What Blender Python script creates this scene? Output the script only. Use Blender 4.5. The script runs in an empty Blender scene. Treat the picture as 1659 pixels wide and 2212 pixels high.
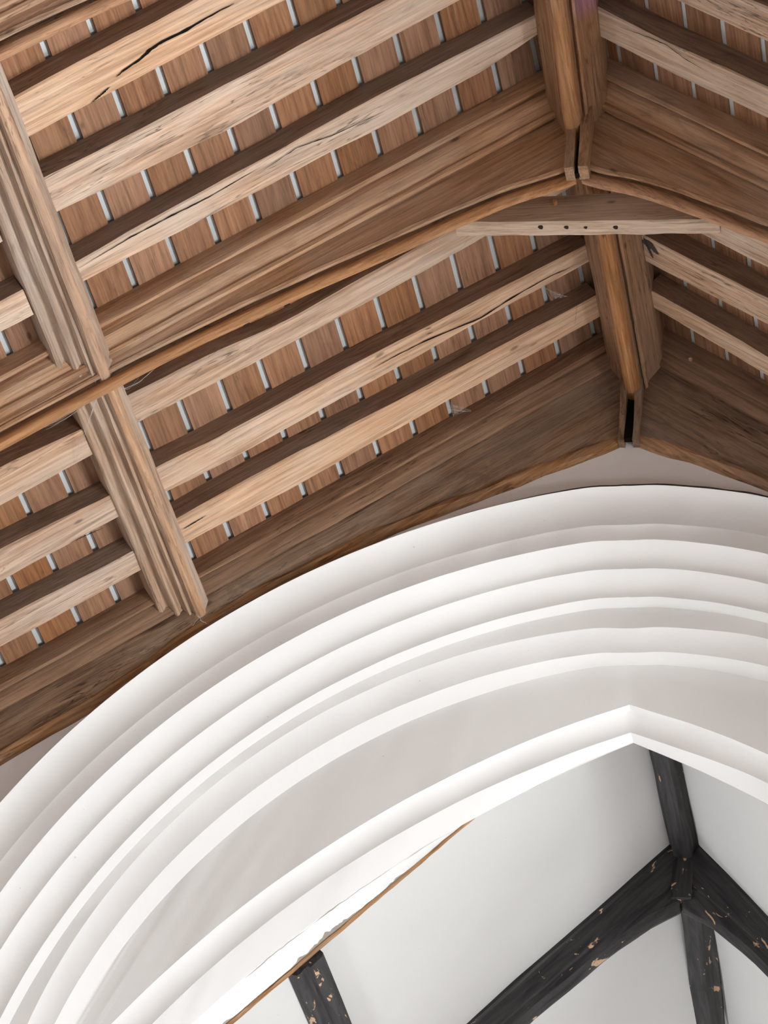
import bpy, math, random
import numpy as np
from mathutils import Matrix, Vector, noise

random.seed(7)
scene = bpy.context.scene
COL = scene.collection
ZF = 10.957                      # height of the ridge datum above the church floor (m)

# ------------------------------------------------------------------ camera
CF, YAW, PITCH, ROLL = 6000.0, -.3162, .6812, .1762      # focal length in px of the 1659 x 2212 frame
CC = np.array([2.0925, -10.0, -9.357])                   # camera, relative to the ridge datum
def _rot():
    cy, sy, cp_, sp_ = math.cos(YAW), math.sin(YAW), math.cos(PITCH), math.sin(PITCH)
    fw = np.array([sy*cp_, cy*cp_, sp_]); r = np.array([cy, -sy, 0.]); u = np.cross(r, fw)
    cr, sr = math.cos(ROLL), math.sin(ROLL)
    return np.array([cr*r+sr*u, -(-sr*r+cr*u), fw])
CR = _rot()
cam_data = bpy.data.cameras.new('camera')
cam_data.sensor_fit = 'HORIZONTAL'; cam_data.sensor_width = 36.0
cam_data.lens = CF/1659*36.0; cam_data.clip_end = 200
cam = bpy.data.objects.new('camera', cam_data); COL.objects.link(cam)
M = Matrix.Identity(4)
for i in range(3):
    M[i][0], M[i][1], M[i][2] = CR[0][i], -CR[1][i], -CR[2][i]
    M[i][3] = CC[i] + (ZF if i == 2 else 0)
cam.matrix_world = M
scene.camera = cam

# ------------------------------------------------------------------ world, lights, exposure
scene.view_settings.view_transform = 'Standard'
scene.view_settings.look = 'None'
scene.view_settings.exposure = -0.12
scene.view_settings.gamma = 1.0
scene.view_settings.use_curve_mapping = False
scene.cycles.use_denoising = True
scene.cycles.max_bounces = 8
scene.cycles.diffuse_bounces = 5
world = bpy.data.worlds.new('overcast_sky'); scene.world = world; world.use_nodes = True
world.node_tree.nodes['Background'].inputs[0].default_value = (.80, .88, 1.0, 1)
world.node_tree.nodes['Background'].inputs[1].default_value = 0.2

ADDED_WINS_S = [(-8.6, -6.9), (-5.8, -3.8), (-2.7, -.7)]       # window openings along y in the added aisle
ADDED_WIN_Z = (-9.2, -5.9)
ADDED_OPENINGS_S = [(-13, -10.4), (-9.8, -7.0), (-6.4, -3.6), (-3.1, -.35)]            # openings to the added aisle, their head set to dim the ridge
ADDED_OPENINGS_Z = (-ZF+.02, -4.05)
def area(name, loc, direction, sx, sy, power, col):
    l = bpy.data.lights.new(name, 'AREA'); l.shape = 'RECTANGLE'; l.size = sx; l.size_y = sy
    l.energy = power; l.color = col
    o = bpy.data.objects.new(name, l); COL.objects.link(o)
    o.location = (loc[0], loc[1], loc[2]+ZF)
    o.rotation_euler = Vector(direction).to_track_quat('-Z', 'Z').to_euler()
    return o
zc, zh = sum(ADDED_WIN_Z)/2, ADDED_WIN_Z[1]-ADDED_WIN_Z[0]
LP = dict(S3=1480, S2=1350, N3=0, C1=40, C2=50, D1=420, D2=520, E=40)       # watts of daylight per window
DAY = (.945, .98, 1.0)
for k, (x, d, i) in dict(S3=(8.25, -1, 2), S2=(8.25, -1, 1), N3=(-4.62, 1, 2)).items():
    if LP[k]: area('daylight_nave', (x, sum(ADDED_WINS_S[i])/2, zc), (d, 0, 0), ADDED_WINS_S[i][1]-ADDED_WINS_S[i][0], zh, LP[k], DAY)
CW = [(1.3, 2.8), (4.6, 6.1)]                                               # chancel window openings along y
for k, (x, d, i) in dict(C1=(3.12, -1, 0), C2=(3.12, -1, 1), D1=(-3.12, 1, 0), D2=(-3.12, 1, 1)).items():
    if LP[k]: area('daylight_chancel', (x, sum(CW[i])/2, -7.1), (d, 0, 0), 1.5, 3.0, LP[k], DAY)
if LP['E']: area('daylight_east', (0, 8.42, -6.6), (0, -1, 0), 3.0, 4.2, LP['E'], DAY)

# ------------------------------------------------------------------ geometry helpers
def ray(p): return np.array([(p[0]-829.5)/CF, (p[1]-1106)/CF, 1.]) @ CR
def onplane(p, n, d):
    r = ray(p); n = np.array(n, float); t = (d-n.dot(CC))/n.dot(r); return CC+t*r
def ony(p, y): return onplane(p, (0, 1, 0), y)
PA = .6479; SP, CP, TP = math.sin(PA), math.cos(PA), math.tan(PA)   # pitch of the nave roof
NB = .215                        # boards lie this far above the plane through the datum
def roof(s, u, y, n):            # s = -1 / +1 slope, u down the slope, n below the boards
    m = n-NB
    return (s*(u*CP-m*SP), y, -u*SP-m*CP)
def onroof(p, s, n):
    d = n-NB; P = onplane(p, (-s*SP, 0, -CP), d)
    return (s*P[0]+d*SP)/CP, P[1]

def frame(o, x, y):
    x = Vector(x).normalized(); y = Vector(y); y = (y-x*y.dot(x)).normalized(); z = x.cross(y)
    m = Matrix.Identity(4)
    for i in range(3):
        m[i][0], m[i][1], m[i][2], m[i][3] = x[i], y[i], z[i], o[i]
    m[2][3] += ZF
    return m
IDF = frame((0, 0, 0), (1, 0, 0), (0, 1, 0))

def link(name, data, fr, parent):
    o = bpy.data.objects.new(name, data); COL.objects.link(o)
    if parent is not None:
        o.parent = parent
        o.matrix_local = PW[parent.name].inverted() @ fr
    else:
        o.matrix_world = fr
    PW[o.name] = fr.copy()
    return o
PW = {}
def mesh(name, verts, faces, mat, parent=None, fr=None, smooth=True, sharp=32):
    fr = fr or IDF
    inv = fr.inverted()
    me = bpy.data.meshes.new(name)
    me.from_pydata([inv @ Vector((v[0], v[1], v[2]+ZF)) for v in verts], [], faces)
    me.validate()
    import bmesh
    bm = bmesh.new(); bm.from_mesh(me)
    bmesh.ops.recalc_face_normals(bm, faces=bm.faces) if CLOSED[0] else None
    bm.to_mesh(me); bm.free()
    if smooth:
        me.polygons.foreach_set('use_smooth', [True]*len(me.polygons))
        me.set_sharp_from_angle(angle=math.radians(sharp))
    me.materials.append(MAT[mat])
    return link(name, me, fr, parent)
CLOSED = [True]
def empty(name, fr, label, cat, group=None):
    o = link(name, None, fr, None); o.empty_display_size = .1
    return tag(o, label, cat, group)
def tag(o, label=None, cat=None, group=None, kind=None):
    if label: o['label'] = label
    if cat: o['category'] = cat
    if group: o['group'] = group
    if kind: o['kind'] = kind
    return o
def sweep(stations, closed=True, caps=True):
    """stations: list of rings of points; returns verts, faces"""
    n = len(stations[0]); V = [p for s in stations for p in s]; F = []
    for i in range(len(stations)-1):
        for j in range(n if closed else n-1):
            k = (j+1) % n
            F.append((i*n+j, i*n+k, (i+1)*n+k, (i+1)*n+j))
    if caps:
        F.append(tuple(range(n))); F.append(tuple(reversed(range((len(stations)-1)*n, len(stations)*n))))
    return V, F
def box(x0, x1, y0, y1, z0, z1):
    V = [(x, y, z) for x in (x0, x1) for y in (y0, y1) for z in (z0, z1)]
    return V, [(0, 1, 3, 2), (4, 6, 7, 5), (0, 4, 5, 1), (2, 3, 7, 6), (0, 2, 6, 4), (1, 5, 7, 3)]
def join(*vf):
    V, F = [], []
    for v, f in vf:
        k = len(V); V += v; F += [tuple(i+k for i in q) for q in f]
    return V, F
def nz(x, y=0., z=0.): return noise.noise(Vector((x, y, z)))
def interp(x, pts): return float(np.interp(x, [p[0] for p in pts], [p[1] for p in pts]))
def tube(pts, r, sides=5):
    st = []
    for i, p in enumerate(pts):
        a = Vector(pts[max(i-1, 0)]); b = Vector(pts[min(i+1, len(pts)-1)]); t = (b-a).normalized()
        s = t.cross(Vector((0, 0, 1))); s = s if s.length > 1e-3 else Vector((1, 0, 0)); s.normalize(); w = s.cross(t)
        st.append([tuple(Vector(p)+s*r*math.cos(q)+w*r*math.sin(q)) for q in [2*math.pi*k/sides for k in range(sides)]])
    return sweep(st)

# ------------------------------------------------------------------ materials
MAT = {}
class NT:
    def __init__(self, name):
        m = bpy.data.materials.new(name); m.use_nodes = True; MAT[name] = m
        self.t = m.node_tree; self.b = self.t.nodes['Principled BSDF']
    def n(self, typ, **kw):
        nd = self.t.nodes.new(typ)
        for k, v in kw.items():
            if k in nd.inputs.keys() if isinstance(k, str) else False: nd.inputs[k].default_value = v
            else: setattr(nd, k, v)
        return nd
    def l(self, a, b): self.t.links.new(a, b)
    def coords(self, scale, rnd=True):
        tc = self.n('ShaderNodeTexCoord'); mp = self.n('ShaderNodeMapping')
        mp.inputs['Scale'].default_value = scale
        if rnd:
            oi = self.n('ShaderNodeObjectInfo'); mu = self.n('ShaderNodeMath', operation='MULTIPLY'); mu.inputs[1].default_value = 37.0
            self.l(oi.outputs['Random'], mu.inputs[0]); cb = self.n('ShaderNodeCombineXYZ')
            for k in range(3): self.l(mu.outputs[0], cb.inputs[k])
            ad = self.n('ShaderNodeVectorMath', operation='ADD')
            self.l(tc.outputs['Object'], ad.inputs[0]); self.l(cb.outputs[0], ad.inputs[1]); self.l(ad.outputs[0], mp.inputs['Vector'])
        else: self.l(tc.outputs['Object'], mp.inputs['Vector'])
        return mp.outputs['Vector']
    def noise(self, vec, scale=1., detail=6., rough=.55, dist=0.):
        nn = self.n('ShaderNodeTexNoise'); self.l(vec, nn.inputs['Vector'])
        nn.inputs['Scale'].default_value = scale; nn.inputs['Detail'].default_value = detail
        nn.inputs['Roughness'].default_value = rough; nn.inputs['Distortion'].default_value = dist
        return nn.outputs['Fac']
    def ramp(self, fac, stops):
        r = self.n('ShaderNodeValToRGB'); e = r.color_ramp.elements
        while len(e) < len(stops): e.new(.5)
        for el, (p, c) in zip(e, stops):
            el.position = p; el.color = (c, c, c, 1) if isinstance(c, (int, float)) else (*c, 1)
        self.l(fac, r.inputs[0]); return r.outputs[0]
    def mix(self, fac, a, b, mode='MIX'):
        m = self.n('ShaderNodeMix', data_type='RGBA', blend_type=mode)
        for i, v in ((0, fac), (6, a), (7, b)):
            if isinstance(v, (int, float)): m.inputs[i].default_value = v
            elif isinstance(v, tuple): m.inputs[i].default_value = (*v, 1)
            else: self.l(v, m.inputs[i])
        return m.outputs[2]
    def hsv_random(self, col, dv, dh=.0, ds=.0):
        oi = self.n('ShaderNodeObjectInfo'); h = self.n('ShaderNodeHueSaturation')
        mr = self.n('ShaderNodeMapRange'); mr.inputs[3].default_value = 1-dv; mr.inputs[4].default_value = 1+dv
        self.l(oi.outputs['Random'], mr.inputs[0]); self.l(mr.outputs[0], h.inputs['Value'])
        wn = self.n('ShaderNodeTexWhiteNoise', noise_dimensions='1D'); self.l(oi.outputs['Random'], wn.inputs['W'])
        mr2 = self.n('ShaderNodeMapRange'); mr2.inputs[3].default_value = 1-ds; mr2.inputs[4].default_value = 1+ds
        self.l(wn.outputs[0], mr2.inputs[0]); self.l(mr2.outputs[0], h.inputs['Saturation'])
        self.l(col, h.inputs['Color']); return h.outputs[0]
    def bump(self, h, strength, dist=.004):
        b = self.n('ShaderNodeBump'); b.inputs['Strength'].default_value = strength; b.inputs['Distance'].default_value = dist
        self.l(h, b.inputs['Height']); self.l(b.outputs[0], self.b.inputs['Normal'])
    def done(self, col, rough=.8, spec=.2):
        if isinstance(col, tuple): self.b.inputs['Base Color'].default_value = (*col, 1)
        else: self.l(col, self.b.inputs['Base Color'])
        self.b.inputs['Roughness'].default_value = rough; self.b.inputs['Specular IOR Level'].default_value = spec

def wood(name, dark, mid, light, grey, grey_amt=.45, stain=.5, crack=.8, rnd=.12, patch=1.1, bumps=.5, sat=.1):
    m = NT(name)
    g = m.noise(m.coords((.9, 13, 13)), 2.2, 8, .6, .9)                  # broad growth bands
    f = m.noise(m.coords((2.2, 70, 70)), 1.6, 6, .65, .3)                # fine streaks
    c = m.ramp(g, [(.28, dark), (.48, mid), (.68, light)])
    st = m.ramp(f, [(.30, .55), (.52, 1.0), (.75, 1.16)])
    c = m.mix(.85, c, st, 'MULTIPLY')
    wv = m.n('ShaderNodeTexWave', wave_type='BANDS', bands_direction='Y'); m.l(m.coords((.30, 5.5, 2.5)), wv.inputs['Vector'])   # cathedral grain
    wv.inputs['Scale'].default_value = 1.1; wv.inputs['Distortion'].default_value = 7.0; wv.inputs['Detail'].default_value = 3.0; wv.inputs['Detail Scale'].default_value = 1.3
    c = m.mix(.55, c, m.ramp(wv.outputs['Fac'], [(.0, .72), (.35, 1.), (1., 1.06)]), 'MULTIPLY')
    p = m.noise(m.coords((1.0, 2.6, 2.6)), patch, 5, .6, .6)             # weathered grey patches
    pf = m.ramp(p, [(.42, 0.), (.66, grey_amt)])
    gr = m.mix(.6, grey, st, 'MULTIPLY')
    c = m.mix(pf, c, gr)
    s = m.noise(m.coords((1.6, 5, 5)), 1.5, 7, .65, 1.2)                 # blotchy dirt
    sf = m.ramp(s, [(.22, .35), (.42, 1.)])
    c = m.mix(stain, c, sf, 'MULTIPLY')
    k = m.noise(m.coords((.55, 9, 9)), 1.7, 4, .6, .5)                   # drying checks
    kf = m.ramp(k, [(.488, 1.), (.498, .25), (.503, .25), (.513, 1.)])
    km = m.ramp(m.noise(m.coords((.5, 1.5, 1.5)), 1.3, 2), [(.46, 0.), (.58, crack)])
    c = m.mix(km, c, m.mix(1., c, kf, 'MULTIPLY'))
    kn = m.n('ShaderNodeTexVoronoi'); m.l(m.coords((2.4, 5.5, 5.5)), kn.inputs['Vector']); kn.inputs['Scale'].default_value = 1.0
    c = m.mix(.75, c, m.ramp(kn.outputs['Distance'], [(.035, .3), (.075, 1.)]), 'MULTIPLY')   # knots
    c = m.hsv_random(c, rnd, ds=sat)
    m.bump(m.mix(.35, f, kf, 'MULTIPLY'), bumps, .006)
    m.done(c, .72, .25)
wood('oak_rafter', (.36, .215, .135), (.55, .355, .235), (.70, .50, .365), (.66, .55, .455), .65, .5, .9, .10)
wood('oak_rafter_tan', (.40, .225, .130), (.58, .36, .225), (.71, .475, .325), (.62, .50, .40), .45, .45, .9, .08)
wood('oak_rafter_side', (.15, .088, .056), (.24, .148, .098), (.33, .215, .148), (.29, .22, .17), .5, .6, .6, .08)
wood('oak_moulded', (.26, .135, .070), (.45, .248, .138), (.58, .355, .220), (.52, .39, .29), .55, .6, .7, .05)
wood('oak_grey', (.27, .165, .105), (.42, .275, .185), (.53, .375, .27), (.50, .41, .34), .8, .6, .7, .05)
wood('oak_tan', (.33, .175, .095), (.50, .29, .17), (.60, .38, .24), (.50, .37, .27), .35, .5, .5, .05)
wood('oak_orange', (.25, .115, .050), (.42, .205, .095), (.52, .285, .150), (.42, .29, .20), .30, .4, .4, .05)
wood('oak_weathered', (.105, .058, .034), (.22, .130, .080), (.33, .215, .138), (.29, .215, .16), .65, 1.0, 1.0, .05, 1.6)
wood('board', (.20, .090, .045), (.31, .148, .076), (.38, .198, .108), (.26, .155, .10), .4, .6, .3, .15, .9, .25, .10)
wood('oak_bare', (.16, .075, .035), (.36, .19, .095), (.55, .33, .19), (.34, .24, .17), .5, .85, .8, .05, 3.)
wood('oak_ridge', (.21, .100, .050), (.36, .190, .100), (.47, .270, .155), (.42, .30, .215), .4, .6, .7, .05)
wood('oak_brown', (.13, .064, .034), (.25, .135, .076), (.34, .20, .118), (.28, .185, .125), .5, .7, .7, .05)
wood('collar_oak', (.38, .235, .145), (.56, .375, .25), (.67, .48, .34), (.60, .47, .36), .5, .35, .6, .04)
m = NT('dark_gap'); m.done((.012, .009, .007), .95, 0)
m = NT('soot'); m.done((.075, .062, .055), .95, 0)
m = NT('peg_dark'); m.done((.035, .024, .018), .9, .1)
m = NT('peg_orange'); m.done((.40, .19, .085), .7, .2)

def plaster(name, base, dirt=.06, bump=.25):
    m = NT(name)
    a = m.noise(m.coords((1, 1, 1), False), .9, 5, .55, .4)
    c = m.ramp(a, [(.3, tuple(v*(1-dirt) for v in base)), (.65, base)])
    d = m.noise(m.coords((1, 1, 1), False), 14, 6, .6)
    e = m.noise(m.coords((1, 1, 1), False), 3.2, 4, .5)
    sp = m.noise(m.coords((1, 1, 1), False), 38, 2, .5)
    c = m.mix(.35, c, m.ramp(sp, [(.20, .45), (.235, 1.)]), 'MULTIPLY')
    ad = m.n('ShaderNodeMath', operation='MULTIPLY_ADD'); m.l(d, ad.inputs[0]); ad.inputs[1].default_value = .25; m.l(e, ad.inputs[2])
    m.bump(ad.outputs[0], bump, .02)
    m.done(c, .85, .15)
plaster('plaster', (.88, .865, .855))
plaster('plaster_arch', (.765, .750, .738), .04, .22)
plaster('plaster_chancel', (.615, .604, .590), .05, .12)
plaster('lime_grey', (.36, .315, .265), .3, .5)
plaster('stone_floor', (.38, .35, .32), .2, .1)
plaster('underlay', (.60, .63, .64), .25, .3)

m = NT('black_paint')
g = m.noise(m.coords((1.5, 16, 16)), 2., 6, .6, .4)
c = m.ramp(g, [(.35, (.010, .0095, .010)), (.65, (.042, .038, .038))])
ch = m.noise(m.coords((5, 13, 13)), 1.5, 5, .6, .6)
lo = m.noise(m.coords((1.1, 2, 2)), 1.4, 2)
mu = m.n('ShaderNodeMath', operation='MULTIPLY_ADD'); m.l(lo, mu.inputs[0]); mu.inputs[1].default_value = .35; m.l(ch, mu.inputs[2])
c = m.mix(m.ramp(mu.outputs[0], [(.825, 0.), (.845, 1.)]), c, (.50, .32, .20))
m.bump(g, .4, .006); m.done(c, .6, .35)

m = NT('cobweb'); m.done((.55, .52, .48), .9, .1)
m.b.inputs['Alpha'].default_value = .55
m = NT('cobweb_sheet')
nn = m.noise(m.coords((1, 1, 1)), 60, 4, .7)
m.l(m.ramp(nn, [(.42, .03), (.65, .5)]), m.b.inputs['Alpha']); m.done((.50, .48, .46), .9, .1)

# ------------------------------------------------------------------ the setting: floor, side walls
CLOSED[0] = True
v, f = box(-5.2, 8.8, -14.5, 9.2, -ZF-.3, -ZF)
tag(mesh('floor', v, f, 'stone_floor', smooth=False), 'pale worn stone floor of the church', kind='structure')
def wall_openings(name, x0, x1, ya, yb, zt, wins, zw, label):
    vf = []; y = ya
    for a, b in wins:
        vf.append(box(x0, x1, y, a, -ZF, zt)); vf.append(box(x0, x1, a, b, -ZF, zw[0])); vf.append(box(x0, x1, a, b, zw[1], zt)); y = b
    vf.append(box(x0, x1, y, yb, -ZF, zt))
    v, f = join(*vf)
    return tag(mesh(name, v, f, 'plaster', smooth=False), label, kind='structure')
wall_openings('wall_south', 4.0, 4.6, -14, 0, -2.85, ADDED_OPENINGS_S, ADDED_OPENINGS_Z, 'white plastered nave wall on wide openings shaped to dim light at the ridge')
wall_openings('wall_added_aisle', 8.0, 8.4, -14, 0, -5.0, ADDED_WINS_S, ADDED_WIN_Z, 'white plastered wall of the added unseen aisle with tall window openings')  # unseen aisle, added so window light reaches the low slope more than the ridge
v, f = join(box(4.6, 8.4, 0, .4, -ZF, -3.4), box(4.6, 8.4, -14.5, -14, -ZF, -3.4))
tag(mesh('wall_added_aisle_end', v, f, 'plaster', smooth=False), 'white plastered end walls of the added unseen aisle', kind='structure')
V = [(4.6, -14.5, -3.55), (4.6, .4, -3.55), (8.5, .4, -5.05), (8.5, -14.5, -5.05), (4.6, -14.5, -3.4), (4.6, .4, -3.4), (8.5, .4, -4.9), (8.5, -14.5, -4.9)]
tag(mesh('ceiling_added_aisle', V, [(0, 1, 2, 3), (7, 6, 5, 4), (0, 4, 5, 1), (1, 5, 6, 2), (2, 6, 7, 3), (3, 7, 4, 0)], 'board', smooth=False), 'low boarded lean-to ceiling of the added unseen aisle', kind='structure')
BOUNCE_OPENINGS_N = [(-13, -10.6), (-9.6, -7.2), (-6.2, -3.8), (-2.8, -.5)]           # unseen openings added to let bounce light escape
wall_openings('wall_north', -4.6, -4.0, -14, 0, -2.85, BOUNCE_OPENINGS_N, (-ZF+.02, -4.6), 'white plastered nave wall with wide openings added to cut bounce light')
v, f = box(-4.6, 4.6, -14.5, -14, -ZF, .2)
tag(mesh('wall_west', v, f, 'plaster', smooth=False), 'white plastered end wall of the nave', kind='structure')
wall_openings('wall_chancel_south', 2.8, 3.4, .85, 8.6, -4.0, CW, (-8.6, -5.6), 'white plastered chancel side wall')
wall_openings('wall_chancel_north', -3.4, -2.8, .85, 8.6, -4.0, CW, (-8.6, -5.6), 'white plastered chancel wall opposite')
v, f = join(box(-3.4, -1.5, 8.2, 8.6, -ZF, -.8), box(1.5, 3.4, 8.2, 8.6, -ZF, -.8), box(-1.5, 1.5, 8.2, 8.6, -ZF, -8.7), box(-1.5, 1.5, 8.2, 8.6, -4.5, -.8))
tag(mesh('wall_chancel_east', v, f, 'plaster', smooth=False), 'white plastered far chancel wall with wide window opening', kind='structure')

# ------------------------------------------------------------------ chancel arch wall
# each moulding line: depth y, circle (cx, cz, r) of its left half; the right half mirrors it
RINGS = [(-.06, .380, -4.275, 3.557), (.05, .340, -4.240, 3.372), (.07, .337, -4.226, 3.274), (.19, .362, -4.225, 3.202),
         (.30, .358, -4.185, 3.076), (.37, .345, -4.161, 3.044), (.39, .150, -3.990, 2.745), (.47, .229, -4.084, 2.761),
         (.58, .342, -4.172, 2.869), (.63, 1.727, -6.022, 4.803), (.72, 1.607, -5.857, 4.510), (.82, 2.512, -6.678, 5.640)]
def ringpt(i, t, side):
    """t 0 = apex .. 1 = springing, >1 runs down the jamb to the floor"""
    y, cx, cz, r = RINGS[i]
    a0 = math.atan2(math.sqrt(r*r-cx*cx), -cx); a1 = math.pi
    a = a0+(a1-a0)*min(t, 1.)
    x = cx+r*math.cos(a); z = cz+r*math.sin(a)
    if i <= 8:                                  # the outer orders are softly rounded at the apex
        z -= .018*math.exp(-(x/.10)**2)
    if t > 1: z = cz+(-ZF-cz)*(t-1.)
    if side > 0:
        q = min(1., -x/.7); z += .028*q*q*(3-2*q)*(1 if t <= 1 else 0)
        x = -x
    return np.array([min(x, 0) if side < 0 else max(x, 0), y, z])
TS = [k/84 for k in range(85)]
TS = [t**1.15 for t in TS]+[1.3, 2.0]
def plaster_wobble(P, k):
    a = .0085*nz(P[0]*1.7+k*3.1, P[2]*1.7, k*.7)+.0045*nz(P[0]*6+k, P[2]*6, k)
    return P+np.array([0, a, a*1.3])
def profile_between(i, kind):
    """yields (wy, wp): how far towards ring i+1 in depth and in position"""
    if kind == 'hollow': return [(math.sin(q), 1-math.cos(q)) for q in [math.pi/2*k/7 for k in range(8)]]
    if kind == 'shallow': return [(.55*k/7+.45*math.sin(math.pi/2*k/7), .55*k/7+.45*(1-math.cos(math.pi/2*k/7))) for k in range(8)]
    if kind == 'soft': return [(math.sin(q)**.8, (1-math.cos(q))) for q in [math.pi/2*k/7 for k in range(8)]]
    return [(k/3, k/3) for k in range(4)]
KIND = ['hollow', 'shallow', 'hollow', 'hollow', 'flat', 'flat', 'shallow', 'flat', 'flat', 'hollow', 'flat']
CLOSED[0] = False
# flat wall face at y = 0 around the hood, up to the roof
def gable_hit(P):
    c = np.array([0, -4.6]); d = np.array([P[0], P[2]])-c; d /= np.linalg.norm(d)
    best = 9.
    s = -1 if d[0] < 0 else 1
    # roof underside n = -.02 :  z = -TP*|x| + (NB+.02)/CP
    den = d[1]+TP*abs(d[0])
    if den > 1e-6: best = min(best, ((NB+.02)/CP-c[1])/den)
    if abs(d[0]) > 1e-6: best = min(best, 4.6/abs(d[0]))
    return c+d*best
V, F = [], []
pts = [ringpt(0, t, -1) for t in reversed(TS)]+[ringpt(0, t, 1) for t in TS[1:]]
rows = []
for P in pts:
    low = P[2] < -4.3
    o = np.array([math.copysign(4.6, P[0]), P[2]]) if low else gable_hit(P)
    ext = np.array([P[0], P[2]])
    d = (o-ext); L = np.linalg.norm(d); inn = ext-d/L*.003
    rows.append([plaster_wobble(np.array([inn[0]+(o[0]-inn[0])*q, 0, inn[1]+(o[1]-inn[1])*q]), 9) for q in (0, .03, .08, .16, .3, .5, .75, 1.)])
V, F = sweep([[tuple(p) for p in r] for r in rows], False, False)
F = [tuple(reversed(q)) for q in F]
wall_east = tag(mesh('wall_east', V, F, 'plaster', sharp=60), 'white plastered wall above the pointed chancel arch', kind='structure')
# back of that wall, towards the chancel
V, F = [], []
rows = []
for P in [ringpt(11, t, -1) for t in reversed(TS)]+[ringpt(11, t, 1) for t in TS[1:]]:
    low = P[2] < -4.3
    o = np.array([math.copysign(4.6, P[0]), P[2]]) if low else gable_hit(P)
    rows.append([(P[0], .822, P[2]), (o[0], .822, o[1])])
V, F = sweep(rows, False, False)
mesh('wall_back', V, F, 'plaster', wall_east)
# the hood's top, from the wall out to the first arris
def order_mesh(name, ringfn, mat, parent):
    st = [ringfn(t, -1) for t in reversed(TS)]+[ringfn(t, 1) for t in TS[1:]]
    V, F = sweep([[tuple(p) for p in r] for r in st], False, False)
    F = [tuple(reversed(q)) for q in F]
    return mesh(name, V, F, mat, parent, sharp=40)
def hood_top(t, side):
    P = ringpt(0, t, side); y, cx, cz, r = RINGS[0]
    ox = np.array([P[0], 0, P[2]-cz]); n = ox/np.linalg.norm(ox) if t <= 1 else np.array([math.copysign(1, P[0]), 0, 0])
    W = lambda q: plaster_wobble(q, 0)
    return [W(np.array([P[0], .03, P[2]])-n*.012), W(np.array([P[0], .0, P[2]])-n*.006), W(np.array([P[0], -.035, P[2]])+n*.001), W(P)]
order_mesh('hood_top', hood_top, 'plaster_arch', wall_east)
for i, kd in enumerate(KIND):
    def fn(t, side, i=i, kd=kd):
        A, B = plaster_wobble(ringpt(i, t, side), i), plaster_wobble(ringpt(i+1, t, side), i+1)
        return [np.array([A[0]+(B[0]-A[0])*wp, A[1]+(B[1]-A[1])*wy, A[2]+(B[2]-A[2])*wp]) for wy, wp in profile_between(i, kd)]
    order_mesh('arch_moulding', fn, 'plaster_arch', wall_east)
# dark open joint where the hood has come away from the wall
js = []
for k in range(121):
    q = k/120; side = -1 if q < .55 else 1
    t = (.55-q)/.55*.40 if side < 0 else (q-.55)/.45*.34
    P = plaster_wobble(ringpt(0, t, side), 0)
    w = .0022*max(.25, 1.0+1.6*nz(q*14, 3.3))+.0065*math.exp(-((q-.64)/.13)**2)*max(.4, 1+nz(q*30, 8.))
    js.append([(P[0], -.0615, P[2]-.0006), (P[0], -.060, P[2]+w), (P[0], -.045, P[2]+w*1.2)])
V, F = sweep(js, False, False); F = [tuple(reversed(q)) for q in F]
tag(mesh('hood_joint', V, F, 'soot', wall_east), 'dark cracked joint over the hood')
CLOSED[0] = True

# ------------------------------------------------------------------ chancel ceiling
KC = 1.131; XR, ZR = -.01, -.949                         # slope and ridge of the plastered chancel ceiling
def cpl(s, d, y, n=0.):                                    # d along slope, n below plaster
    L = math.hypot(1, KC); c, q = 1/L, KC/L
    return (XR+s*(d*c-n*q), y, ZR-d*q-n*c)
CLOSED[0] = False
for s, nm in ((-1, 'ceiling_chancel'), (1, 'ceiling_chancel')):
    st = []
    for i in range(41):
        y = 1.085+7.415*i/40
        st.append([cpl(s, 4.3*j/24, y, .010*nz(j*.35, y*.9, 5+s)) for j in range(25)])
    V, F = sweep(st, False, False)
    if s > 0: F = [tuple(reversed(q)) for q in F]
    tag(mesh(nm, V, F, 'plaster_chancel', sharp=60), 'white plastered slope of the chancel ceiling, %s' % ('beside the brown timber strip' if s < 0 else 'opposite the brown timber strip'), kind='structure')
CLOSED[0] = True

def timber(name, stations, mat, parent=None, fr=None, rough=.003, seed=0, sharp=30):
    """sweep with small hand-hewn irregularities"""
    out = []
    for i, ring in enumerate(stations):
        r2 = []
        for j, p in enumerate(ring):
            e = rough
            r2.append((p[0]+e*nz(i*.35+seed, j*.9, 1.3), p[1]+e*nz(i*.35+seed, j*.9, 7.3), p[2]+e*nz(i*.35+seed, j*.9, 13.3)))
        out.append(r2)
    V, F = sweep(out)
    return mesh(name, V, F, mat, parent, fr, True, sharp)

# black ridge rib of the chancel, two lengths
def rib_section(x, z):
    return [(x-.115, z+.12), (x-.115, z-.09), (x-.085, z-.10), (x-.075, z-.125), (x-.055, z-.15), (x-.05, z-.185), (x-.028, z-.20), (x+.028, z-.20),
            (x+.05, z-.185), (x+.055, z-.15), (x+.075, z-.125), (x+.085, z-.10), (x+.115, z-.09), (x+.115, z+.12)]
for (y0, x0, y1, x1, lab) in ((1.1, -.005, 2.61, -.012, 'black painted chancel ridge rib between the white arch and black truss'),
                              (2.73, -.014, 5.6, -.20, 'black painted chancel ridge rib running on beyond the black truss')):
    st = []
    for i in range(15):
        q = i/14; y = y0+(y1-y0)*q; x = x0+(x1-x0)*q
        st.append([(a, y, b) for a, b in rib_section(x, ZR+.03)])
    tag(timber('chancel_ridge_rib', st, 'black_paint', fr=frame((x0, y0, ZR), (0, 1, 0), (1, 0, 0)), rough=.008, seed=y0), lab, 'ceiling rib', 'black ridge ribs of the chancel')

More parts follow.
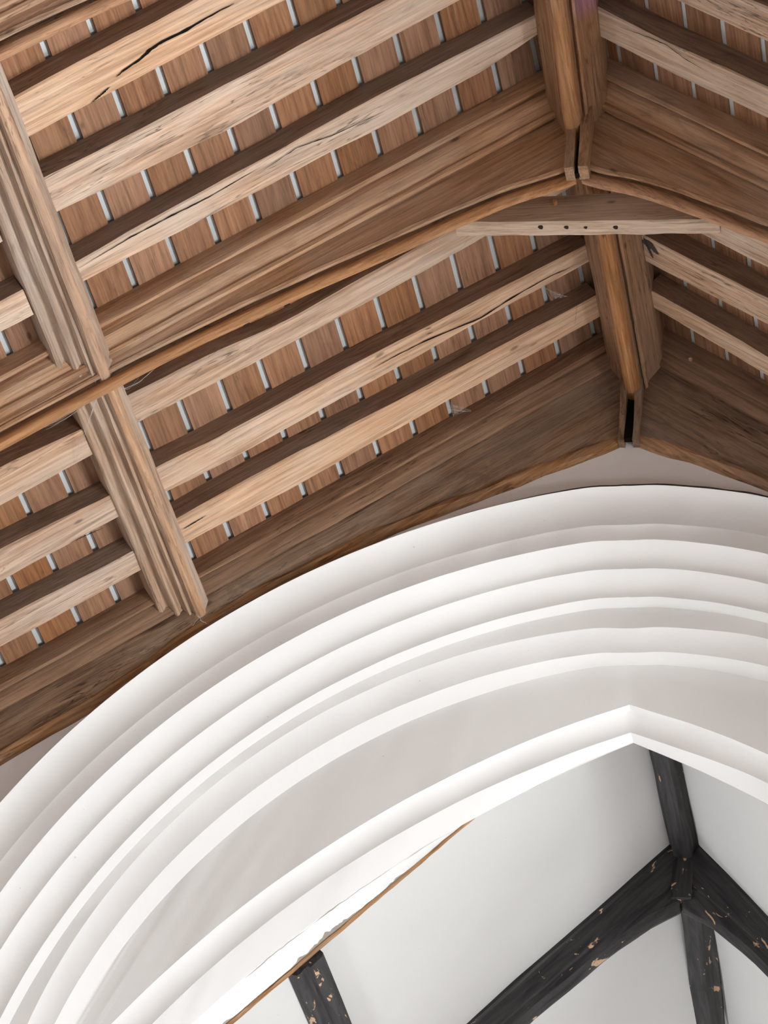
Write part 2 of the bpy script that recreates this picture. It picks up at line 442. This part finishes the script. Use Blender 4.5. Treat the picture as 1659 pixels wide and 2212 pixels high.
# black arched truss of the chancel
truss_c = empty('chancel_truss', frame((XR, 2.6, ZR), (1, 0, 0), (0, 1, 0)), 'black painted curved timber truss under the white chancel ceiling', 'roof truss')
YC = 2.59
def depth_c(d): return interp(d, [(0, .30), (.25, .245), (.6, .21), (1.2, .19), (2.0, .20), (3.9, .26)])
for s in (-1, 1):
    st = []
    for i in range(33):
        q = i/32; L = math.hypot(1, KC)
        dN = 4.1*q; N = depth_c(dN)
        ring = []
        for dy, n in ((0, -.02), (0, .02), (.012, .03), (.03, N*.62), (.045, N*.66), (.05, N-.03), (.07, N-.008), (.10, N), (.13, N-.008), (.15, N-.03), (.17, .02), (.17, -.02)):
            u0 = n*KC+.012
            ring.append(cpl(s, u0+(4.1-u0)*q, YC+dy, n))
        st.append(ring)
    L = math.hypot(1, KC)
    timber('principal', st, 'black_paint', truss_c, frame(cpl(s, .5, YC), (s/L, 0, -KC/L), (0, 1, 0)), .007, s*3.)
V, F = box(XR-.055, XR+.055, YC+.02, YC+.16, ZR-.415, ZR-.05)
mesh('crown_block', V, F, 'black_paint', truss_c, frame((XR, YC, ZR-.3), (0, 0, 1), (1, 0, 0)), False)

# black purlin of the chancel
def dpl(x): return (XR-x)*math.hypot(1, KC)
st = []
for i in range(22):
    y = 1.089+4.5*i/21; d0, d1 = dpl(-1.488), dpl(-1.615)
    st.append([cpl(-1, d, y, n) for d, n in ((d0, -.02), (d0, .05), (d0+.015, .065), (d0+.09, .068), (d0+.10, .052), (d0+.125, .05), (d1-.04, .06), (d1-.02, .052), (d1, .02), (d1, -.02))])
tag(timber('chancel_purlin', st, 'black_paint', fr=frame(cpl(-1, dpl(-1.55), 1.13), (0, 1, 0), (-.66, 0, -.75)), rough=.006, seed=4), 'black painted purlin meeting the brown timber strip in the chancel', 'purlin')

# rafter against the arch wall: plastered up to the arch soffit, its lower edge bare
LC = math.hypot(1, KC)
wfr = frame(cpl(-1, 1.2, 1.09, .02), (-1/LC, 0, -KC/LC), (0, 1, 0))
wr = empty('wall_rafter', wfr, 'thin bare brown timber strip along the ragged plaster edge behind the arch', 'rafter')
def strip_low(d): return .030+.004*nz(d*6., 2.)
st = []
NS = 120
for i in range(NS+1):
    d = .30+3.2*i/NS; lo = strip_low(d)
    st.append([cpl(-1, d, 1.062, -.3), cpl(-1, d, 1.062, lo-.006), cpl(-1, d, 1.068, lo), cpl(-1, d, 1.086, lo), cpl(-1, d, 1.086, -.3)])
timber('bare_edge', st, 'oak_bare', wr, wfr, .004, 2)
def soffit_c(x):                                # height of the arch's back arris at x
    y, cx, cz, r = RINGS[11]
    return cz+math.sqrt(max(r*r-(x-cx)**2, 0))
def rag(d):
    a = nz(d*9, 8.)*.5+nz(d*27, 4.)*.3+nz(d*70, 1.)*.2
    patch = math.exp(-((d-2.15)/.17)**2)*.062+math.exp(-((d-1.72)/.05)**2)*.040+math.exp(-((d-1.45)/.10)**2)*.022+math.exp(-((d-2.85)/.05)**2)*.055
    return .017+max(-.008, patch*max(0, .6+1.1*nz(d*16, 3.)+.4*nz(d*45, 6.))+a*.010)
sto, sti, cr = [], [], []
for i in range(NS*3+1):
    d = .75+2.7*i/(NS*3)
    S = np.array(cpl(-1, d, 1.060, strip_low(d))); A = np.array([S[0], .819, soffit_c(S[0])])
    if A[2] < S[2]-.6: continue
    L = np.linalg.norm(S-A); r1 = rag(d)/L*1.15; r2 = (.014+.12*max(0, rag(d)-.017))/L
    B = A+(S-A)*(1-r1); B2 = A+(S-A)*(1-r2); up = np.array([0, .003, .006])
    sto.append([tuple(A), tuple(A+(S-A)*.5*(1-r1)), tuple(B), tuple(B+up)])
    sti.append([tuple(A+(S-A)*(1-r1-.03)+up*.9), tuple(B2+up*.9), tuple(B2+up*2.5)])
    if 1.30 < d < 2.62:
        w = .017*max(.15, .6+1.2*nz(d*7, 9.)); k = .06+.05*nz(d*6, 5.)+.03*nz(d*22, 2.)
        dn = np.array([0, -.0015, -.0015])
        cr.append([tuple(A+(S-A)*(k-w)+dn), tuple(A+(S-A)*(k+w)+dn)])
CLOSED[0] = False
fl = lambda F: [tuple(reversed(q)) for q in F]
V, F = sweep(sti, False, False); mesh('undercoat', V, F, 'lime_grey', wr)
V, F = sweep(sto, False, False); mesh('plaster_coat', V, F, 'plaster_arch', wr)
V, F = sweep(cr, False, False); mesh('plaster_crack', V, F, 'lime_grey', wr)
CLOSED[0] = True

# ------------------------------------------------------------------ nave roof boarding
def quad_sheet(s, u0, u1, y0, y1, n):
    return [roof(s, u0, y0, n), roof(s, u1, y0, n), roof(s, u1, y1, n), roof(s, u0, y1, n)]
VV = []; FF = []
for s in (-1, 1):
    k = len(VV); VV += quad_sheet(s, -.05, 5.1, -14.2, .4, -.0235 if s < 0 else -.0085); FF.append((k, k+1, k+2, k+3) if s < 0 else (k+3, k+2, k+1, k))
CLOSED[0] = False
ceiling = tag(mesh('ceiling', VV, FF, 'underlay', smooth=False), 'pitched nave ceiling of brown boards with pale gaps between', kind='structure')
CLOSED[0] = True
for s in (-1, 1):
    g0, gs = (.083, .2078) if s < 0 else (.065, .2190)
    k = -1
    while True:
        a = g0+gs*k; b = a+gs
        if a > 5.0: break
        w = .0155 if s < 0 else .0145
        th = -.022 if s < 0 else -.0075
        a2, b2 = max(a+w+.003*nz(k*1.7, s*4.), .0), b-w-.003*nz(k*2.3, s*2.)
        st = []
        for y in (-14.1, -10, -7, -5, -4, -3, -2, -1, -.0):
            sk = 0 if s < 0 else -.034*(max(y, -4)+2.37)
            st.append([roof(s, a2+sk, y, 0), roof(s, b2+sk, y, 0), roof(s, b2+sk, y, th), roof(s, a2+sk, y, th)])
        V, F = sweep(st)
        mesh('board', V, F, 'board', ceiling, frame(roof(s, a2, -2, 0), (0, 1, 0), (s*CP, 0, -SP)), False)
        k += 1

# ------------------------------------------------------------------ common rafters
def rafter(s, ua, ub, fpts, bpts, mat, label, seed, group='common rafters of the nave roof', depth=.115):
    st = []; N = 34
    fy = lambda u: interp(u, sorted(fpts)); by = lambda u: interp(u, sorted(bpts))
    for i in range(N+1):
        u = ua+(ub-ua)*i/N
        w1, w2 = .006*nz(u*2.1, seed)+.003*nz(u*7, seed+3), .006*nz(u*2.1, seed+9)+.003*nz(u*7, seed+5)
        yf, yb = fy(u)+w1, by(u)+w2
        n = depth+.004*nz(u*1.5, seed+20)
        c = .007+.006*nz(u*5, seed+11); c2 = .006+.005*nz(u*5, seed+13)
        mid = [(yf+(yb-yf)*q, n+.0025*nz(u*3, q*4, seed)) for q in (.3, .6)]
        sec = [(yf, -.003), (yf-.002, n*.5), (yf, n-c), (yf+c, n)]+mid+[(yb-c2, n), (yb, n-c2), (yb, n*.5), (yb, -.003)]
        st.append([roof(s, u, y, m_) for y, m_ in sec])
    V, F = sweep(st)
    o = mesh('common_rafter', V, F, mat, None, frame(roof(s, (ua+ub)/2, fpts[0][1], 0), (s*CP, 0, -SP), (0, 1, 0)), True, 34)
    o.data.materials.append(MAT['oak_rafter_side'])          # darker oak on the front and back faces
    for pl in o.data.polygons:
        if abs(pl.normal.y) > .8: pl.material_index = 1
    return tag(o, label, 'rafter', group)
RL = {'A': ([(2.4, -3.21), (1.5, -3.23), (.1, -3.22)], [(2.4, -3.0), (1.2, -3.02), (.1, -3.02)]),
      'B': ([(2.4, -2.78), (1.8, -2.77), (.75, -2.77), (.1, -2.76)], [(2.4, -2.59), (2.0, -2.57), (1.55, -2.55), (.8, -2.58), (.1, -2.59)]),
      'C': ([(2.4, -2.30), (2.0, -2.31), (.87, -2.33), (.1, -2.31)], [(2.4, -2.18), (.9, -2.16), (.4, -2.17), (.1, -2.21)]),
      'D': ([(2.4, -1.44), (2.0, -1.42), (1.56, -1.375), (1.1, -1.385), (.1, -1.40)], [(2.4, -1.26), (1.9, -1.24), (1.1, -1.23), (.1, -1.25)]),
      'E': ([(2.4, -.98), (2.05, -.96), (1.2, -.945), (.12, -.90)], [(2.4, -.81), (2.05, -.79), (1.2, -.79), (.1, -.79)]),
      'F': ([(2.4, -.62), (1.85, -.62), (1.27, -.59), (.1, -.56)], [(2.4, -.44), (1.9, -.42), (1.3, -.42), (.1, -.41)])}
LL = {'A': ([(2.6, -3.21), (4.4, -3.2)], [(2.6, -3.0), (4.4, -3.0)]), 'B': ([(2.6, -2.77), (4.4, -2.78)], [(2.6, -2.58), (4.4, -2.58)]),
      'C': ([(2.6, -2.30), (4.4, -2.32)], [(2.6, -2.15), (4.4, -2.17)]), 'D': ([(2.6, -1.42), (3.04, -1.455), (4.4, -1.46)], [(2.6, -1.25), (4.4, -1.25)]),
      'E': ([(2.6, -.97), (3.2, -1.005), (4.4, -1.01)], [(2.6, -.82), (4.4, -.82)]), 'F': ([(2.6, -.57), (3.34, -.60), (4.4, -.6)], [(2.6, -.43), (4.4, -.45)])}
RR = {'A': ([(.1, -3.21), (4, -3.2)], [(.1, -3.02), (4, -3.02)]), 'B': ([(.1, -2.77), (4, -2.77)], [(.1, -2.59), (4, -2.58)]),
      'C': ([(.1, -2.33), (.46, -2.31), (.75, -2.32), (4, -2.30)], [(.1, -2.16), (.43, -2.14), (4, -2.13)]), 'D': ([(.1, -1.36), (4, -1.36)], [(.1, -1.19), (4, -1.19)]),
      'E': ([(.1, -.97), (4, -.97)], [(.1, -.79), (4, -.79)]), 'F': ([(.1, -.59), (.83, -.55), (4, -.53)], [(.1, -.47), (.8, -.42), (4, -.41)])}
PLACE = {'A': 'first above the roll-edged truss foot, with a long open split', 'B': 'with swirling grain, middle of the upper bay',
         'C': 'just above the collared truss', 'D': 'just below the collared truss', 'E': 'middle one between collared truss and arch',
         'F': 'next to the weathered truss on the arch wall'}
PL_U = {'A': 'rafter with a long open split, above the purlin', 'B': 'rafter with swirling grain above the purlin, next to the split rafter',
        'C': 'pale cracked rafter above the purlin, next to the collared truss', 'D': 'wide pale rafter meeting the collar end, above the purlin',
        'E': 'rafter with a long dark crack above the purlin, between collar and arch wall', 'F': 'orange-tan rafter above the purlin, next to the weathered arch wall truss'}
PL_L = {'A': 'rafter below the purlin, in line with the split rafter', 'B': 'rafter below the purlin, in line with the swirling-grained rafter',
        'C': 'rafter below the purlin, in line with the pale cracked rafter', 'D': 'rafter below the purlin with a cobweb strand hanging over it',
        'E': 'rafter below the purlin, second from the weathered arch wall truss', 'F': 'rafter below the purlin, next to the weathered arch wall truss'}
PL_R = {'A': 'rafter on the shaded slope, third before the moulded truss', 'B': 'rafter on the shaded slope, second before the moulded truss',
        'C': 'rafter on the shaded slope, next before the moulded truss', 'D': 'rafter on the shaded slope meeting the other collar end',
        'E': 'rafter on the shaded slope with sooty blackened head at the ridge', 'F': 'rafter on the shaded slope, next to the weathered arch wall truss'}
rafters = {}
for i, k in enumerate('ABCDEF'):
    rafters['U'+k] = rafter(-1, .07, 2.415, *RL[k], 'oak_rafter_tan' if k in 'AF' else 'oak_rafter', 'brown oak '+PL_U[k], i*7.3, depth=.085 if k == 'D' else .115)
    rafters['L'+k] = rafter(-1, 2.64, 5.05, *LL[k], 'oak_rafter', 'brown oak '+PL_L[k], 50+i*7.3)
    rafters['R'+k] = rafter(1, .07, 5.05, *RR[k], 'oak_rafter', 'brown oak '+PL_R[k], 100+i*7.3)

for i, yc in enumerate((-4.05, -4.48, -4.92)):
    nth = ('next to', 'second from', 'third from')[i]
    f_, b_ = [(.1, yc-.09), (5, yc-.09)], [(.1, yc+.09), (5, yc+.09)]
    rafter(-1, .07, 2.415, f_, b_, 'oak_rafter', 'brown oak rafter above the purlin, %s the moulded truss over the split rafter' % nth, 200+i*7.3)
    rafter(-1, 2.64, 5.05, f_, b_, 'oak_rafter', 'brown oak rafter below the purlin, %s the moulded truss over the split rafter' % nth, 230+i*7.3)
    rafter(1, .07, 5.05, f_, b_, 'oak_rafter', 'brown oak rafter of the shaded slope, %s the moulded truss over the split rafter' % nth, 260+i*7.3)

def split_ribbon(parent, s, px, wpx, seed, name='split', mat='dark_gap', label='dark open split in the wood'):
    """open drying split following the photographed line on a rafter's underside"""
    q = [onroof(p, s, .115) for p in px]
    us = [a for a, b in q]; ys = [b for a, b in q]
    L = []
    N = 40
    for i in range(N+1):
        t = i/N*(len(q)-1); k = min(int(t), len(q)-2); h = t-k
        u = us[k]+(us[k+1]-us[k])*h; y = ys[k]+(ys[k+1]-ys[k])*h+.003*nz(i*.5, seed)
        w = wpx/460*.5*max(.12, math.sin(math.pi*i/N)**.6*(1+.7*nz(i*.4, seed+4)))
        L.append([roof(s, u, y-w, .1195), roof(s, u, y+w, .1195)])
    V, F = sweep(L, False, False)
    if s < 0: F = [tuple(reversed(f)) for f in F]
    CLOSED[0] = False
    tag(mesh(name, V, F, mat, parent), label); CLOSED[0] = True
split_ribbon(rafters['UA'], -1, [(505, 6), (450, 35), (400, 65), (350, 89), (323, 107), (301, 128), (265, 152), (250, 166)], 6.0, 1)
split_ribbon(rafters['UA'], -1, [(237, 186), (222, 200), (195, 222)], 3.5, 2)
split_ribbon(rafters['UC'], -1, [(170, 578), (275, 515), (360, 470), (450, 425), (575, 352)], 2.6, 3)
split_ribbon(rafters['UC'], -1, [(560, 372), (640, 318), (720, 290), (829, 240)], 2.0, 4)
split_ribbon(rafters['UE'], -1, [(800, 798), (859, 765), (919, 735), (1039, 685), (1109, 640), (1179, 600), (1250, 568)], 3.2, 5)
for q in ([(918, 712), (920, 722)], [(918, 712), (932, 706)], [(920, 722), (935, 716)], [(926, 710), (929, 718)]):
    split_ribbon(rafters['UE'], -1, q, 1.7, q[1][0], 'carved_mark', 'peg_dark', 'small carved carpenter mark')
split_ribbon(rafters['UF'], -1, [(395, 1142), (415, 1130), (445, 1112)], 2.6, 6)
split_ribbon(rafters['UF'], -1, [(1246, 655), (1243, 680), (1241, 700)], 2.4, 6.5)
split_ribbon(rafters['LE'], -1, [(150, 1172), (185, 1155), (225, 1138)], 2.2, 7)
split_ribbon(rafters['RC'], 1, [(1340, 57), (1400, 78), (1440, 95), (1480, 125), (1530, 155)], 2.2, 8)

for q in ([(1384, 508), (1392, 535), (1396, 556)], [(1391, 512), (1402, 535), (1412, 556)], [(1388, 520), (1408, 530), (1424, 548)]):
    split_ribbon(rafters['RE'], 1, q, 24, q[0][0], 'soot_patch', 'soot', 'black soot on the rafter head')

# ------------------------------------------------------------------ ridge beams
def ridge_section(x):
    r = .036; cz_ = -.163
    roll = [(x+r*math.cos(a), cz_+r*math.sin(a)) for a in [math.radians(200+d) for d in range(0, 141, 20)]]
    return ([(x-.14, .15), (x-.137, .02), (x-.122, -.012), (x-.066, -.078), (x-.058, -.110), (x-.048, -.116), (x-.046, -.140)]+roll +
            [(x+.042, -.138), (x+.044, -.112), (x+.056, -.134), (x+.068, -.122), (x+.066, -.096), (x+.076, -.078), (x+.122, -.012), (x+.138, .02), (x+.14, .15)])
for y0, x0, y1, x1, lab in ((-3.50, .07, -1.67, -.040, 'moulded ridge beam with orange roll ending at the collared truss'),
                            (-1.63, .022, -.015, .004, 'moulded ridge beam with orange roll ending at the arch wall'),
                            (-5.2, .07, -3.53, .06, 'moulded ridge beam beyond the truss over the split rafter')):
    rb = empty('ridge_beam', frame((x0, y0, 0), (0, 1, 0), (1, 0, 0)), lab, 'ridge beam', 'ridge beams of the nave roof')
    st = []
    for i in range(25):
        q = i/24; y = y0+(y1-y0)*q; x = x0+(x1-x0)*q
        st.append([(a, y, b) for a, b in ridge_section(x)])
    fr = frame((x0, y0, 0), (0, 1, 0), (1, 0, 0))
    timber('beam', st, 'oak_ridge', rb, fr, .004, y0)
    st = []
    ye = y1
    for i in range(25):
        q = i/24; y = y0+(ye-y0)*q; x = x0+(x1-x0)*q
        r = .0385*(1+.02*nz(y*4, 2.)); 
        st.append([(x+r*math.cos(a), y, -.1635+r*math.sin(a)) for a in [math.radians(185+d) for d in range(0, 171, 17)]]+[(x+.02, y, -.13), (x-.02, y, -.13)])
    timber('roll', st, 'oak_orange', rb, fr, .002, y0+2)

# ------------------------------------------------------------------ purlins
PUR = [(2.41, .09), (2.41, .172), (2.446, .204), (2.470, .208), (2.497, .206), (2.502, .186), (2.507, .180), (2.513, .192), (2.523, .192), (2.529, .178), (2.532, .158), (2.540, .152),
       (2.552, .156), (2.562, .168), (2.573, .170), (2.582, .160), (2.586, .136), (2.592, .124), (2.604, .122), (2.618, .130), (2.630, .136), (2.641, .128), (2.645, .10), (2.645, -.01), (2.41, -.01)]
NOSE = [(2.448, .198), (2.449, .212), (2.462, .219), (2.482, .219), (2.495, .212), (2.497, .198)]
for y0, d0, y1, d1, lab in ((-3.50, -.03, -1.695, .0, 'moulded purlin with orange edge, above the crossing roll of the truss'),
                            (-1.66, -.005, -.02, .0, 'moulded purlin running from the crossing roll down to the arch wall'),
                            (-5.2, -.02, -3.52, -.02, 'moulded purlin beyond the truss over the split rafter')):
    fr = frame(roof(-1, 2.5, y0, .2), (0, 1, 0), (-CP, 0, -SP))
    pu = empty('purlin', fr, lab, 'purlin', 'moulded purlins of the nave roof')
    sb, sn = [], []
    for i in range(27):
        q = i/26; y = y0+(y1-y0)*q; d = d0+(d1-d0)*q+.006*nz(y*1.3, 4.)
        sb.append([roof(-1, u+d, y, n) for u, n in PUR]); sn.append([roof(-1, u+d, y, n) for u, n in NOSE])
    timber('beam', sb, 'oak_grey', pu, fr, .003, y0)
    timber('roll', sn, 'oak_tan', pu, fr, .003, y0+5)

# ------------------------------------------------------------------ trusses
N_T = [(.24, .535), (.53, .452), (.85, .408), (1.20, .372), (1.6, .325), (2.1, .285), (2.5, .266), (3.0, .265), (4.6, .28)]
N_W = [(.24, .565), (.53, .500), (.87, .440), (1.18, .395), (1.52, .330), (1.9, .285), (2.3, .265), (2.6, .285), (3.16, .36), (3.65, .368), (4.6, .38)]
def smoothN(u, tab): return sum(interp(max(.24, u+d), tab) for d in (-.15, -.1, -.05, 0, .05, .1, .15))/7
def prof_body(N):
    P = N-.25
    return [(-.21, -.003), (-.212, .045), (-.21, .088), (-.204, .098), (-.192, .100), (-.182, .092), (-.174, .070), (-.162, .066), (-.157, .098), (-.150, .116), (-.128, .136), (-.106, .152),
            (-.110, .166), (-.103, .180), (-.090, .184), (-.079, .178), (-.075, .155), (-.067, .146), (-.060, .166), (-.054, .180+P*.3), (-.047, N-.076),
            (-.052, N-.068), (-.046, N-.056), (-.035, N-.054), (-.028, N-.064), (-.024, N-.082), (-.008, N-.080), (.01, N-.055), (.03, N-.06), (.05, N-.09), (.08, .14), (.08, -.003)]
def prof_roll(N):
    r = .0265
    return [(r*math.cos(a), N-r+r*math.sin(a)) for a in [math.radians(-40+d) for d in range(0, 261, 26)]]
def prof_wall_top(N):
    return [(-.19, -.003), (-.192, .05), (-.19, .092), (-.182, .106), (-.170, .108), (-.160, .086), (-.146, .080), (-.138, .110), (-.124, .134), (-.110, .150), (-.092, .152), (-.080, .14), (-.07, .10), (-.07, -.003)]
def prof_wall(N):
    return [(-.075, .05), (-.086, .150), (-.080, .172), (-.064, .20+(N-.3)*.2), (-.046, .23+(N-.3)*.6), (-.030, N-.050), (.0, N-.045), (.03, N-.05), (.03, .05)]
def prof_wall_edge(N):
    return [(-.026, N-.060), (-.036, N-.050), (-.037, N-.034), (-.024, N-.012), (.0, N), (.025, N), (.025, N-.06)]
def truss_half(parent, s, Y, prof, tab, U, mat, name, rough, seed, gap, nst=60):
    st = []
    for i in range(nst+1):
        q = (i/nst)**1.1
        uN = .24+(U-.24)*q; N = smoothN(uN, tab)
        ring = []
        for dy, n in prof(N):
            m_ = n-NB; u0 = (gap+m_*SP)/CP
            ring.append(roof(s, u0+(U-u0)*q, Y+dy, n))
        st.append(ring)
    return timber(name, st, mat, parent, frame(roof(s, 1.2, Y, .2), (s*CP, 0, -SP), (0, 1, 0)), rough, seed, 28)
for Y, lab, mat, tab, wallt in ((-3.525, 'moulded oak truss crossing the roof above the split rafter', 'oak_moulded', N_T, 0),
                                (-1.70, 'deep arched and moulded oak truss with a roll edge, meeting above the collar', 'oak_moulded', N_T, 0),
                                (.0, 'weathered dark oak truss set against the white arch wall', 'oak_weathered', N_W, 1)):
    t = empty('roof_truss', frame((0, Y, -.3), (1, 0, 0), (0, 1, 0)), lab, 'roof truss', 'arched trusses of the nave roof')
    for s in (-1, 1):
        if wallt:
            truss_half(t, s, Y, prof_wall_top, tab, 5.05, 'oak_brown', 'moulding', .006, Y+s, .045)
            truss_half(t, s, Y, prof_wall, tab, 5.05, mat, 'panel', .010, Y+s+3, .045)
            truss_half(t, s, Y, prof_wall_edge, tab, 5.05, 'oak_bare', 'lower_edge', .012, Y+s+6, .045)
        else:
            truss_half(t, s, Y, prof_body, tab, 5.05, mat, 'principal_rafter', .0045, Y+s, .045)
            truss_half(t, s, Y, prof_roll, tab, 5.05, 'oak_orange', 'roll', .0025, Y+s+9, .012)
        # pale upright blocks that close the two halves under the ridge
        zb = -.40 if not wallt else -.46
        st = []
        for i in range(9):
            q = i/8; z = zb+(.02-zb)*q; w = .052+.004*nz(i*.6, s*2, Y)
            y0, y1 = (Y-.10-.09*q, Y-.02) if not wallt else (Y-.06-.11*q, Y+.02)
            gi = .010 if not wallt else .021
            st.append([(s*gi, y0, z), (s*w, y0+.004, z), (s*w, y1, z), (s*gi, y1, z)])
        timber('ridge_block', st, 'oak_ridge' if not wallt else 'oak_weathered', t, frame((s*.03, Y, zb), (0, 0, 1), (0, 1, 0)), .005, Y+s*5)
    gw = .012 if not wallt else .022
    V, F = box(-gw, gw, Y-.06, Y-.03, (-.40 if not wallt else -.45), .0)
    mesh('open_joint', V, F, 'dark_gap', t, smooth=False)

# ------------------------------------------------------------------ collar with pegs
YCO = -1.50
cf = frame((0, YCO, -.35), (1, 0, 0), (0, 1, 0))
collar = empty('collar', cf, 'short pale collar beam with a row of dark peg holes, under the truss peak', 'collar beam')
def col_z(x): return -.437-.055*x
st = []
for i in range(25):
    x = -.60+1.20*i/24
    zb = col_z(x)+.003*nz(x*6, 3.)
    zt = min(-.262-.02*x, roof(-1, 0, 0, .02)[2]-abs(x)*TP-.02)
    zt = max(zt, zb+.012)
    st.append([(x, YCO, zt), (x, YCO-.002, zb+.006), (x, YCO+.006, zb), (x, YCO+.078, zb-.002), (x, YCO+.084, zb+.006), (x, YCO+.084, zt)])
timber('beam', st, 'collar_oak', collar, cf, .004, 3.)
def peg(parent, c, ax, r, L, mat, name):
    ax = Vector(ax).normalized(); s = ax.orthogonal().normalized(); w = ax.cross(s); st = []
    for t, k in ((0, 1), (.75, .95), (1, .7)):
        st.append([tuple(Vector(c)+ax*L*t+(s*math.cos(q)+w*math.sin(q))*r*k*(1+.12*math.sin(3*q))) for q in [2*math.pi*j/9 for j in range(9)]])
    V, F = sweep(st); return mesh(name, V, F, mat, parent, frame(c, ax, s))
for p in ((1168, 491), (1224, 491), (1266, 491), (1330, 491)):
    P = onplane(p, (.055, 0, 1), -.437)
    peg(collar, (P[0], P[1], P[2]+.004), (0, 0, -1), .0125, .0065, 'peg_dark', 'peg_hole')
P = ony((1199, 440), YCO); peg(collar, (P[0], P[1]+.01, P[2]), (.1, -1, -.35), .012, .045, 'peg_orange', 'peg')

# ------------------------------------------------------------------ peg in the arch-wall truss, shaded slope
u_, y_ = onroof((1491, 793), 1, .10)
tp = [o for o in bpy.data.objects if o.name.startswith('roof_truss')][-1]
P = roof(1, u_, -.19, .085); peg(tp, (P[0], P[1]+.01, P[2]), (0, -.8, -.6), .011, .04, 'oak_moulded', 'peg')

# ------------------------------------------------------------------ cobwebs
def web(name, strands, r, label, sheet=None):
    vf = [tube(s, r, 3) for s in strands]
    V, F = join(*vf)
    o = empty('cobweb', frame(strands[0][0], (1, 0, 0), (0, 1, 0)), label, 'cobweb', 'cobwebs on the roof timbers')
    mesh('strand', V, F, 'cobweb', o)
    if sheet:
        CLOSED[0] = False; mesh('sheet', sheet, [tuple(range(len(sheet)))], 'cobweb_sheet', o, smooth=False); CLOSED[0] = True
def sag(a, b, d, n=9, j=0.):
    a, b = np.array(a), np.array(b); out = []
    for i in range(n):
        t = i/(n-1); p = a+(b-a)*t; p[2] -= d*4*t*(1-t); p += j*np.array([nz(i*.7, d*50), nz(i*.7, d*50+4), nz(i*.7, d*50+8)]); out.append(tuple(p))
    return out
def rp(p, s, n): u, y = onroof(p, s, n); return roof(s, u, y, n)
web('cobweb', [sag(rp((212, 850), -1, .23), rp(q, -1, .12), d, 12, .004) for q, d in (((60, 936), .03), ((85, 925), .04), ((100, 928), .02), ((168, 968), .03), ((163, 1000), .02), ((195, 905), .03))], .0011, 'thin cobweb strands trailing from the crossing of purlin and truss')
web('cobweb', [sag(rp((268, 838), -1, .21), rp(q, -1, .12), d, 12, .004) for q, d in (((340, 790), .03), ((330, 800), .02), ((300, 815), .03))], .0010, 'cobweb strands spanning purlin corner and pale rafter')
web('cobweb', [sag(rp((1178, 622), -1, .10), rp((1226, 640), -1, .11), .01), sag(rp((1178, 622), -1, .10), rp((1195, 650), -1, .03), .01)], .0008, 'small grey cobweb sheet by the ridge, above a pale gap',
    [rp((1178, 622), -1, .10), rp((1226, 640), -1, .11), rp((1200, 646), -1, .05)])
web('cobweb', [sag(rp((965, 880), -1, .05), rp((1018, 888), -1, .09), .01), sag(rp((975, 868), -1, .10), rp((980, 900), -1, .02), .01)], .0008, 'small dusty cobweb sheet against the weathered truss',
    [rp((975, 872), -1, .08), rp((1018, 886), -1, .07), rp((978, 898), -1, .02)])
web('cobweb', [sag(rp((428, 1330), -1, .33), rp(q, -1, .25), d, 8, .012) for q, d in (((455, 1345), .02), ((415, 1345), .03), ((450, 1320), .02), ((420, 1310), .02))], .0010, 'wispy cobweb at the foot of the purlin by the arch')

# stained-glass glint: a violet beam from a nave window touching the ridge
sl = bpy.data.lights.new('stained_glass_beam', 'SPOT'); sl.energy = 1500; sl.color = (.16, .10, 1.0)
sl.spot_size = math.radians(2.1); sl.spot_blend = 1.0; sl.shadow_soft_size = .03
so = bpy.data.objects.new('stained_glass_beam', sl); COL.objects.link(so)
src = Vector((3.9, -4.5, -5.0+ZF)); tgt = Vector((.10, -2.44, -.02+ZF))
so.location = src; so.rotation_euler = (tgt-src).to_track_quat('-Z', 'Y').to_euler()
